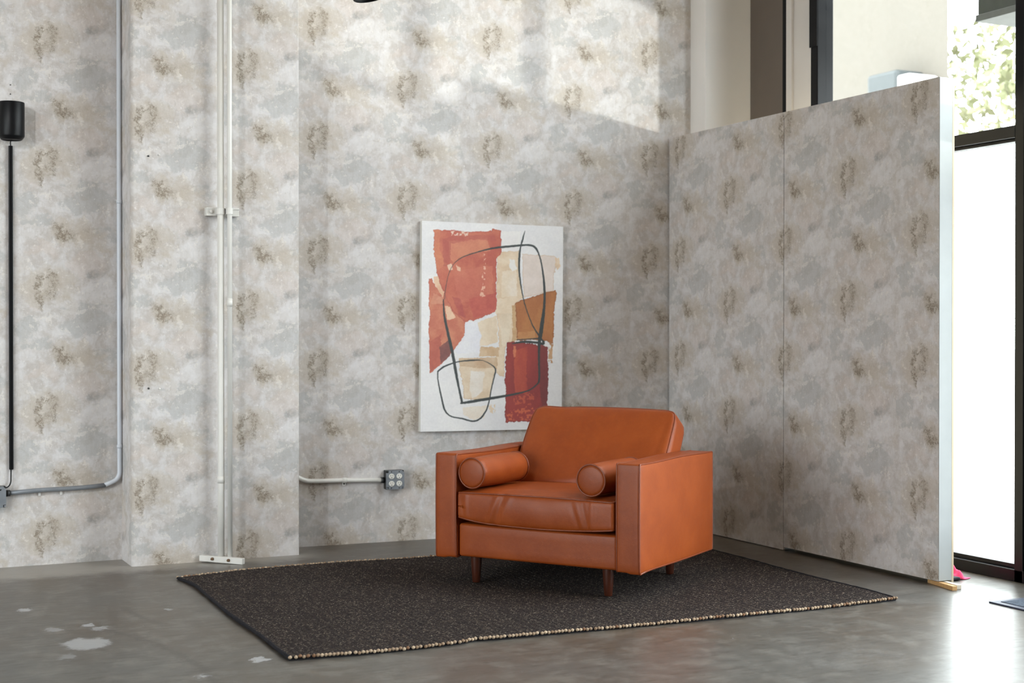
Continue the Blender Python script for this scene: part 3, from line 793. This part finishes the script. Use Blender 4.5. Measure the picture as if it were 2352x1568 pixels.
    fill([(208, 935), (262, 885), (290, 945), (268, 1000), (210, 1052)], (112, 62, 60), (132, 72, 66), .95, 19)
    fill([(172, 455), (215, 450), (240, 560), (228, 600), (172, 510)], (226, 190, 160), (214, 164, 132), 1, 20)
    fill([(238, 655), (275, 660), (312, 742), (255, 752)], (230, 196, 166), (224, 178, 146), .95, 21)
    fill([(165, 570), (228, 600), (220, 640), (150, 640)], (222, 172, 142), (206, 140, 112), .7, 22)
    # big rust square
    fill([(170, 136), (250, 140), (400, 152), (552, 150), (555, 134), (612, 142), (615, 300), (585, 335), (582, 700), (470, 742), (372, 768), (300, 700), (232, 560), (190, 432), (176, 345)], (196, 106, 80), (182, 84, 66), 1, 23, (166, 72, 60), 9)
    fill([(172, 138), (215, 140), (210, 260), (250, 380), (190, 420), (178, 340)], (208, 132, 90), (200, 116, 84), .85, 24)
    fill([(275, 215), (520, 200), (545, 280), (360, 320), (300, 360), (270, 330)], (208, 132, 100), (200, 120, 92), .9, 25)
    fill([(230, 200), (300, 180), (560, 172), (590, 215), (420, 205), (285, 235), (275, 380), (235, 390)], (170, 76, 66), (182, 86, 72), .6, 26)
    fill([(300, 420), (560, 380), (560, 580), (430, 620), (330, 640)], (196, 104, 84), (208, 124, 98), .55, 27, streak=True)
    fill([(400, 610), (580, 570), (578, 700), (430, 740)], (176, 70, 62), (192, 88, 74), .85, 28)
    fill([(290, 590), (345, 610), (380, 740), (330, 720)], (160, 62, 62), (178, 80, 72), .6, 29)
    fill([(495, 300), (515, 300), (508, 590), (470, 600), (490, 520)], (228, 184, 160), None, .9, 30, dry=.58)
    fill([(275, 150), (400, 150), (395, 180), (290, 175)], (226, 205, 190), None, .9, 31, dry=.5)
    fill([(258, 378), (290, 372), (296, 412), (270, 418)], (228, 196, 172), None, .95, 32)
    fill([(318, 372), (348, 395), (345, 418), (325, 415)], (226, 186, 160), None, .95, 33)
    # ochre block
    fill([(690, 655), (722, 640), (722, 890), (690, 900)], (206, 170, 124), (190, 146, 98), .9, 34)
    fill([(712, 640), (772, 610), (985, 550), (993, 565), (975, 800), (970, 920), (915, 892), (720, 892)], (180, 116, 60), (166, 98, 46), 1, 35, (140, 78, 34), 11, True)
    fill([(725, 835), (850, 825), (850, 885), (722, 888)], (200, 146, 94), (188, 128, 76), .8, 36)
    fill([(938, 905), (970, 905), (965, 1045), (940, 1040)], (196, 152, 110), (170, 120, 80), .95, 37, dry=.45)
    # dark red block
    fill([(655, 906), (700, 897), (930, 936), (938, 1180), (930, 1400), (905, 1425), (780, 1440), (640, 1452), (645, 1200), (638, 1190)], (152, 40, 34), (136, 30, 30), 1, 38, (116, 22, 24), 10, True)
    fill([(708, 960), (790, 930), (790, 1260), (705, 1240)], (190, 80, 44), (166, 52, 36), .75, 39, streak=True)
    fill([(862, 905), (934, 938), (935, 1300), (905, 1420), (880, 1200)], (104, 30, 34), (122, 32, 34), .9, 40, streak=True)
    fill([(650, 1380), (800, 1330), (900, 1380), (880, 1425), (650, 1445)], (206, 98, 56), None, .85, 41, dry=.56)
    fill([(700, 1270), (840, 1250), (840, 1330), (700, 1330)], (200, 90, 52), None, .7, 42, dry=.58)
    fill([(695, 930), (715, 930), (712, 1005), (695, 1000)], (214, 128, 84), None, .8, 43)
    ink = np.array([34, 44, 46.])
    def stroke(pts, al=1.0):
        nonlocal img
        P = np.array(pts, float); out = []                      # Catmull-Rom through the control points
        Q = np.vstack([2 * P[0] - P[1], P, 2 * P[-1] - P[-2]])
        for i in range(1, len(Q) - 2):
            for t_ in np.linspace(0, 1, 7)[:-1]:
                out.append(.5 * (2 * Q[i] + (Q[i + 1] - Q[i - 1]) * t_ + (2 * Q[i - 1] - 5 * Q[i] + 4 * Q[i + 1] - Q[i + 2]) * t_ ** 2 + (3 * Q[i] - Q[i - 1] - 3 * Q[i + 1] + Q[i + 2]) * t_ ** 3))
        out.append(P[-1]); out = np.array(out); best = np.full(px.shape, 1e9)
        jx = px + (fbm(px, py, 12, 55, 2) - .5) * 3; jy = py + (fbm(px, py, 12, 56, 2) - .5) * 3
        for a, b in zip(out[:-1], out[1:]):
            ab = b[:2] - a[:2]; L2 = max(ab @ ab, 1e-6)
            tt = np.clip(((jx - a[0]) * ab[0] + (jy - a[1]) * ab[1]) / L2, 0, 1)
            d = np.hypot(jx - a[0] - tt * ab[0], jy - a[1] - tt * ab[1]) - np.maximum(1.15 * (a[2] * (1 - tt) + b[2] * tt), 2.4) / 2
            best = np.minimum(best, d)
        m = np.clip(.6 - best / 2.4, 0, 1) * al
        img = img * (1 - m[..., None]) + ink * m[..., None]
    stroke([(240, 610, 2), (243, 560, 2), (262, 460, 2), (292, 385, 2.5), (350, 330, 4), (450, 294, 6), (560, 266, 10), (650, 256, 12), (750, 247, 11), (810, 246, 11), (850, 266, 12), (880, 330, 8), (900, 430, 9), (912, 560, 13), (908, 680, 15), (898, 760, 21), (885, 850, 23), (877, 900, 18), (873, 1000, 12), (876, 1150, 11), (858, 1192, 8), (800, 1232, 7), (700, 1258, 11), (600, 1276, 14), (480, 1296, 16), (400, 1310, 15), (345, 1318, 10)])
    stroke([(232, 615, 5), (237, 720, 11), (260, 840, 15), (290, 980, 17), (310, 1100, 15), (332, 1220, 11), (352, 1316, 13)])
    stroke([(776, 150, 2), (760, 212, 10), (750, 246, 7), (740, 312, 11), (738, 420, 10), (756, 560, 6), (786, 680, 5), (830, 790, 6), (875, 862, 9)])
    stroke([(692, 914, 5), (762, 902, 13), (850, 906, 13), (905, 914, 14), (890, 880, 8)])
    stroke([(722, 888, 5), (800, 883, 5), (875, 880, 7), (910, 900, 8)])
    stroke([(192, 1102, 8), (240, 1066, 9), (330, 1036, 6), (430, 1026, 8), (490, 1028, 3), (545, 1055, 5), (576, 1088, 8), (565, 1150, 6), (548, 1220, 6), (535, 1292, 6), (512, 1368, 8), (470, 1424, 9), (420, 1440, 9), (350, 1422, 8), (280, 1408, 7), (240, 1370, 9), (220, 1300, 9), (202, 1210, 7), (192, 1150, 6), (192, 1102, 6)])
    img = np.clip(img + (fbm(px, py, 9, 77, 2)[..., None] - .5) * 10, 0, 255) / 255
    lin_ = np.where(img <= 0.04045, img / 12.92, ((img + .055) / 1.055) ** 2.4)
    a = np.arange(nx * ny).reshape(nx, ny)
    V = np.stack([(s[:, None] - .5) * w + 0 * t[None, :], np.zeros((nx, ny)), (t[None, :] - .5) * h + 0 * s[:, None]], -1).reshape(-1, 3)
    F = np.stack([a[:-1, :-1], a[1:, :-1], a[1:, 1:], a[:-1, 1:]], -1).reshape(-1, 4)
    o = mesh_obj('printed_canvas', V.tolist(), F.tolist(), M['canvas'], r)
    at = o.data.color_attributes.new('paint', 'FLOAT_COLOR', 'POINT')
    at.data.foreach_set('color', np.concatenate([lin_.reshape(-1, 3), np.ones((nx * ny, 1))], 1).astype(np.float32).ravel())
    mesh_obj('stretcher', *box(-w / 2, w / 2, 0.0006, 0.034, -h / 2, h / 2, 0.001), M['ivory'], r)
painting()

# ------------------------------------------------------------------ conduits, boxes, pipes
def clamp_ring(c, axis, r, l, mat, parent, name='strap'):
    c = Vector(c); d = Vector(axis) * (l / 2)
    return mesh_obj(name, *tube([c - d, c + d], r, 14), mat, parent, True)
# right: conduit from behind the column to a four-socket box
cr = tag(empty('electrical_conduit', (2.6, 7.49, 0.36)), 'white painted conduit running along the back wall to the grey socket box', 'conduit')
off = Vector((2.6, 7.49, 0.36))
pth = [Vector((2.30, 7.494, 0.405)), Vector((2.345, 7.494, 0.385)), Vector((2.39, 7.494, 0.364)), Vector((2.46, 7.492, 0.360)), Vector((2.60, 7.488, 0.359)), Vector((2.836, 7.478, 0.350))]
mesh_obj('pipe', *tube([p - off for p in fillet(pth, 0.04)], 0.0125, 12), M['white_pipe'], cr, True)
sp = mesh_obj('strap', *tube([Vector((2.596, 7.488, 0.359)) - off, Vector((2.622, 7.487, 0.3585)) - off], 0.0145, 14), M['white_pipe'], cr, True)
mesh_obj('strap_tab', *box(2.600 - 2.6, 2.620 - 2.6, 0.005, 0.009, -0.032, -0.010, 0.001), M['white_pipe'], cr)
stud('screw', (0.010, 0.005, -0.022), 0.0045, 0.003, M['dark_steel'], cr)
mesh_obj('connector', *tube([Vector((2.822, 7.479, 0.3505)) - off, Vector((2.840, 7.478, 0.350)) - off], 0.0165, 12), M['dark_steel'], cr, True)

def socket_box(name, X, Z, w, label, ang, yback, blank=False):
    r = tag(empty(name, (X, yback, Z), ang), label, 'socket box')
    mesh_obj('box', *box(-w / 2, w / 2, -0.044, 0.0, -w / 2, w / 2, 0.004), M['dark_steel'], r)
    h = w / 2; c = 0.014; y0, y1 = -0.052, -0.044
    out = [(-h + c, -h), (h - c, -h), (h - c, -h + c), (h, -h + c), (h, h - c), (h - c, h), (-h + c, h), (-h + c, h - c), (-h, h - c), (-h, -h + c), (-h + c, -h + c)]
    V = [(x, y0, z) for x, z in out] + [(x, y1, z) for x, z in out]; n = len(out)
    F = [tuple(range(n)), tuple(reversed(range(n, 2 * n)))] + [(i, n + i, n + (i + 1) % n, (i + 1) % n) for i in range(n)]
    mesh_obj('cover_plate', V, F, M['steel'], r)
    for sx, sz in () if blank else ((-1, 1), (1, 1), (-1, -1), (1, -1)):
        x, z = sx * 0.0225, sz * 0.0205
        prof = lathe([(0.0165, 0.0), (0.0165, 0.003), (0.015, 0.004)], 24)
        m = Matrix.Translation((x, y0, z)) @ Matrix.Rotation(math.pi / 2, 4, 'X') @ Matrix.Diagonal((1, 0.92, 1, 1))
        q = mesh_obj('receptacle', *xform(prof, m), M['ivory'], r)
        yy = y0 - 0.0042
        mesh_obj('slots', *join(box(x - 0.0078, x - 0.0052, yy, yy + 0.001, z + 0.0005, z + 0.0085), box(x + 0.005, x + 0.0072, yy, yy + 0.001, z + 0.0010, z + 0.008),
                                xform(lathe([(0.0028, 0), (0.0028, 0.001)], 10), Matrix.Translation((x, yy + 0.001, z - 0.0075)) @ Matrix.Rotation(math.pi / 2, 4, 'X'))), M['slot'], q)
        stud('screw', (x, y0, sz * 0.0455), 0.0032, 0.001, M['slot'], r)
    for sx, sz in ((-1, 1), (1, 1), (-1, -1), (1, -1)):
        stud('corner_screw', (sx * (h - 0.006), -0.044, sz * (h - 0.006)), 0.0055, 0.004, M['steel'] if sz < 0 else M['slot'], r)
    return r
socket_box('socket_box', 2.896, 0.352, 0.106, 'grey metal box of four white sockets on the back wall by the conduit', math.atan(-0.042), Yw(2.896) - 0.001)

# left: conduit up beside the column, socket box at the frame edge
off = Vector((1.388, 7.492, 0.38))
cl_ = tag(empty('electrical_conduit', off), 'bent metal conduit rising beside the column from the box at the frame edge', 'conduit')
low = fillet([Vector((0.835, 7.492, 0.3735)), Vector((1.0, 7.492, 0.382)), Vector((1.20, 7.492, 0.384)), Vector((1.318, 7.492, 0.392))], 0.05)
mesh_obj('lower_run', *tube([p - off for p in low], 0.0115, 12), M['steel'], cl_, True)['label'] = 'bare grey metal stretch'
upr = fillet([Vector((1.310, 7.492, 0.391)), Vector((1.389, 7.492, 0.42)), Vector((1.389, 7.492, 0.62)), Vector((1.388, 7.492, ZC))], 0.09, 10)
mesh_obj('riser', *tube([p - off for p in upr], 0.0112, 12), M['pale_pipe'], cl_, True)['label'] = 'pale painted vertical stretch'
for z in (0.589, 1.851): clamp_ring(Vector((1.389, 7.492, z)) - off, (0, 0, 1), 0.0135, 0.018, M['pale_pipe'], cl_, 'coupling')
mesh_obj('connector', *tube([Vector((0.832, 7.492, 0.3735)) - off, Vector((0.852, 7.492, 0.374)) - off], 0.0165, 12), M['dark_steel'], cl_, True)
for x in (0.995, 1.10): mesh_obj('strap_tab', *box(x - 1.388 - .006, x - 1.388 + .006, 0.014, 0.021, -0.028, -0.008, 0.001), M['white_pipe'], cl_)
socket_box('junction_box', 0.777, 0.359, 0.106, 'grey metal box cut by the frame edge under the black cord cover', 0.0, 7.514, True)

# black cylinder wall lamp with its cord
wl = tag(empty('wall_lamp', (0.857, 7.514, 2.225)), 'black cylinder lamp on the wall with a cord cover running down', 'lamp')
mesh_obj('lamp_shade', *xform(lathe([(0.0, -0.090), (0.042, -0.090), (0.046, -0.094), (0.050, -0.092), (0.0605, -0.078), (0.062, -0.072), (0.062, 0.090), (0.0605, 0.0935), (0.0, 0.0935)], 48, False), Matrix.Translation((0, -0.074, 0))), M['black_matte'], wl, True)
mesh_obj('mount', *box(-0.02, 0.02, -0.02, 0.0, -0.04, 0.04, 0.003), M['black_matte'], wl)
mesh_obj('cord', *tube(fillet([(0, -0.06, -0.088), (-0.002, -0.04, -0.10), (0.003, -0.012, -0.115), (0.004, -0.012, -0.15)], 0.012), 0.0028, 8), M['black_matte'], wl, True)
mesh_obj('cord_cover', *box(-0.0075, 0.0135, -0.016, 0.0, -1.735, -0.113, 0.004), M['black_matte'], wl)
mesh_obj('cord', *tube(fillet([(0.001, -0.012, -1.70), (0.0, -0.014, -1.80), (-0.012, -0.03, -1.818), (-0.06, -0.055, -1.832)], 0.02), 0.0032, 8), M['black_matte'], wl, True)

# white pipes on the column
off = Vector((1.86, 7.19, 0.0))
pp = tag(empty('pipe_pair', off), 'pair of white painted vertical pipes on the column with a wall clamp and floor bar', 'pipes')
mesh_obj('pipe', *tube([Vector((1.842, 7.19, 0.026)) - off, Vector((1.842, 7.19, 0.40)) - off, Vector((1.842, 7.19, ZC)) - off], 0.0172, 16), M['white_pipe'], pp, True)['label'] = 'thicker pipe'
mesh_obj('pipe', *tube([Vector((1.880, 7.158, 0.022)) - off, Vector((1.880, 7.158, ZC)) - off], 0.0122, 14), M['white_pipe'], pp, True)['label'] = 'thinner pipe'
clamp_ring(Vector((1.842, 7.19, 0.425)) - off, (0, 0, 1), 0.0188, 0.035, M['white_pipe'], pp, 'coupling')
clamp_ring(Vector((1.880, 7.158, 1.329)) - off, (0, 0, 1), 0.0142, 0.04, M['white_pipe'], pp, 'coupling')
cz = 1.795
mesh_obj('clamp_channel', *join(box(1.775 - off.x, 1.945 - off.x, 0.028, 0.0665, cz - 0.021, cz + 0.021, 0.002), box(1.775 - off.x, 1.945 - off.x, 0.024, 0.030, cz + 0.013, cz + 0.021, 0.001), box(1.775 - off.x, 1.945 - off.x, 0.024, 0.030, cz - 0.021, cz - 0.013, 0.001)), M['white_pipe'], pp)
for x, r_ in ((1.842, 0.0172), (1.880, 0.0122)):
    arc = [(x - off.x + (r_ + .002) * math.cos(t), (0.0 if x < 1.86 else -0.032) - (r_ + .002) * math.sin(t), cz) for t in np.linspace(0, math.pi, 12)]
    V = []; F = []
    arc = [(x - off.x + r_ + .002, 0.03, cz)] + arc + [(x - off.x - r_ - .002, 0.03, cz)]
    for i, p in enumerate(arc):
        n_ = Vector((p[0] - (x - off.x), p[1] if p[1] < 0.02 else 0, 0)).normalized() * 0.0025
        for dz in (-0.016, 0.016): V += [(p[0], p[1], cz + dz), (p[0] + n_.x, p[1] + n_.y, cz + dz)]
    for i in range(len(arc) - 1):
        a = i * 4; b = a + 4; F += [(a + 1, a + 3, b + 3, b + 1), (a, b, b + 2, a + 2), (a + 2, b + 2, b + 3, a + 3), (a, a + 1, b + 1, b)]
    mesh_obj('pipe_strap', V, F, M['white_pipe'], pp)
    ear = x - off.x + (r_ + 0.006)
    mesh_obj('strap_ear', *box(ear - 0.0012, ear + 0.0012, -0.012, 0.028, cz - 0.014, cz + 0.014), M['dark_steel'] if x < 1.86 else M['white_pipe'], pp)
stud('clamp_nut', (1.798 - off.x, 0.024, cz), 0.009, 0.008, M['white_pipe'], pp)
# floor bar set skew to the column
p, q = Vector((1.739, 7.232, 0.0)), Vector((1.921, 7.075, 0.0)); d = q - p; ang = math.atan2(d.y, d.x)
V, F = box(0, d.length, 0.0, 0.030, 0.0, 0.030, 0.002)
mt = Matrix.Translation(p - off) @ Matrix.Rotation(ang, 4, 'Z')
V = [mt @ Vector((v[0], v[1], v[2] + 0.009 * (1 - v[0] / d.length))) for v in V]
fb = mesh_obj('floor_bar', V, F, M['white_pipe'], pp)
for s_ in (0.075, 0.165):
    c = mt @ Vector((s_, 0.0, 0.017 + 0.009 * (1 - s_ / d.length)))
    mesh_obj('bolt', *xform(lathe([(0.004, 0.012), (0.0075, 0.010), (0.0085, 0.0)], 6), Matrix.Translation(c) @ Matrix.Rotation(ang, 4, 'Z') @ Matrix.Rotation(math.pi / 2, 4, 'X')), M['rust'], fb)

# ------------------------------------------------------------------ ceiling spotlight whose rim just enters the frame
rt = Vector((math.cos(math.radians(25.94)), -math.sin(math.radians(25.94)), 0)); zz = Vector((0, 0, 1))
corner = Vector((1.779, 5.0, 2.403)); ez = (zz * 0.982 - rt * 0.19); ex = (rt * 0.982 + zz * 0.19); ey = ez.cross(ex)
bc = corner + ex * 0.062
sl = tag(empty('ceiling_spotlight', (bc.x, bc.y, ZC)), 'black hanging spotlight, only its lower rim showing at the top of the picture', 'lamp')
mm = Matrix(((ex.x, ey.x, ez.x), (ex.y, ey.y, ez.y), (ex.z, ey.z, ez.z))).to_4x4(); mm.translation = bc - Vector((bc.x, bc.y, ZC))
mesh_obj('lamp_head', *xform(lathe([(0.045, 0.02), (0.056, 0.004), (0.0585, 0.0), (0.0615, 0.002), (0.062, 0.006), (0.058, 0.014), (0.056, 0.03), (0.056, 0.16), (0.05, 0.175), (0.0, 0.175)], 40, False), mm), M['black_matte'], sl, True)
top = mm @ Vector((0, 0, 0.17))
mesh_obj('stem', *tube([top, (top.x, top.y, top.z + 0.06), (top.x, top.y, -0.02)], 0.008, 10), M['black_matte'], sl, True)
mesh_obj('canopy', *xform(lathe([(0.05, 0.0), (0.05, -0.02), (0.02, -0.03)], 24), Matrix.Translation((top.x, top.y, 0))), M['black_matte'], sl, True)

# ------------------------------------------------------------------ door mat and the pink cloth
mt_ = tag(empty('door_mat', (4.81, 4.2, 0)), 'grey door mat with a navy rubber rim cut by the right frame edge', 'mat')
mesh_obj('rim', *box(-0.235, 0.235, -0.45, 0.457, 0.0, 0.007, 0.002), M['mat_rim'], mt_)
mesh_obj('pile', *box(-0.20, 0.20, -0.415, 0.422, 0.004, 0.0095, 0.001), M['mat_pile'], mt_)
def cloth():
    r = tag(empty('pink_cloth', (4.862, 5.222, 0)), 'crumpled pink cloth on the floor behind the partition end', 'cloth')
    n = 26; V = []; F = []
    for i in range(n):
        for j in range(n):
            u, v = i / (n - 1) * 2 - 1, j / (n - 1) * 2 - 1
            rr = math.hypot(u, v); k = max(0, 1 - rr ** 2)
            z = 0.004 + 0.050 * k ** 0.7 + 0.012 * math.sin(u * 9 + 2 * v) * k ** .5 + 0.008 * math.sin(v * 13 - u * 4) * k ** .5
            V.append((u * 0.078 * (1 + .1 * math.sin(5 * v)), v * 0.075 * (1 + .12 * math.sin(4 * u)), max(0.003, z)))
    for i in range(n - 1):
        for j in range(n - 1): F.append((i * n + j, (i + 1) * n + j, (i + 1) * n + j + 1, i * n + j + 1))
    o = mesh_obj('folds', V, F, M['pink'], r, True); o.modifiers.new('thick', 'SOLIDIFY').thickness = 0.002
    mesh_obj('dark_lining', *soft_box(0.045, 0.02, 0.008, 0.007, 6, 4, 2, lambda p, n: Vector((p.x - 0.045, p.y - 0.075, p.z + 0.009 + .003 * math.sin(p.x * 70)))), M['navy'], r, True)
cloth()
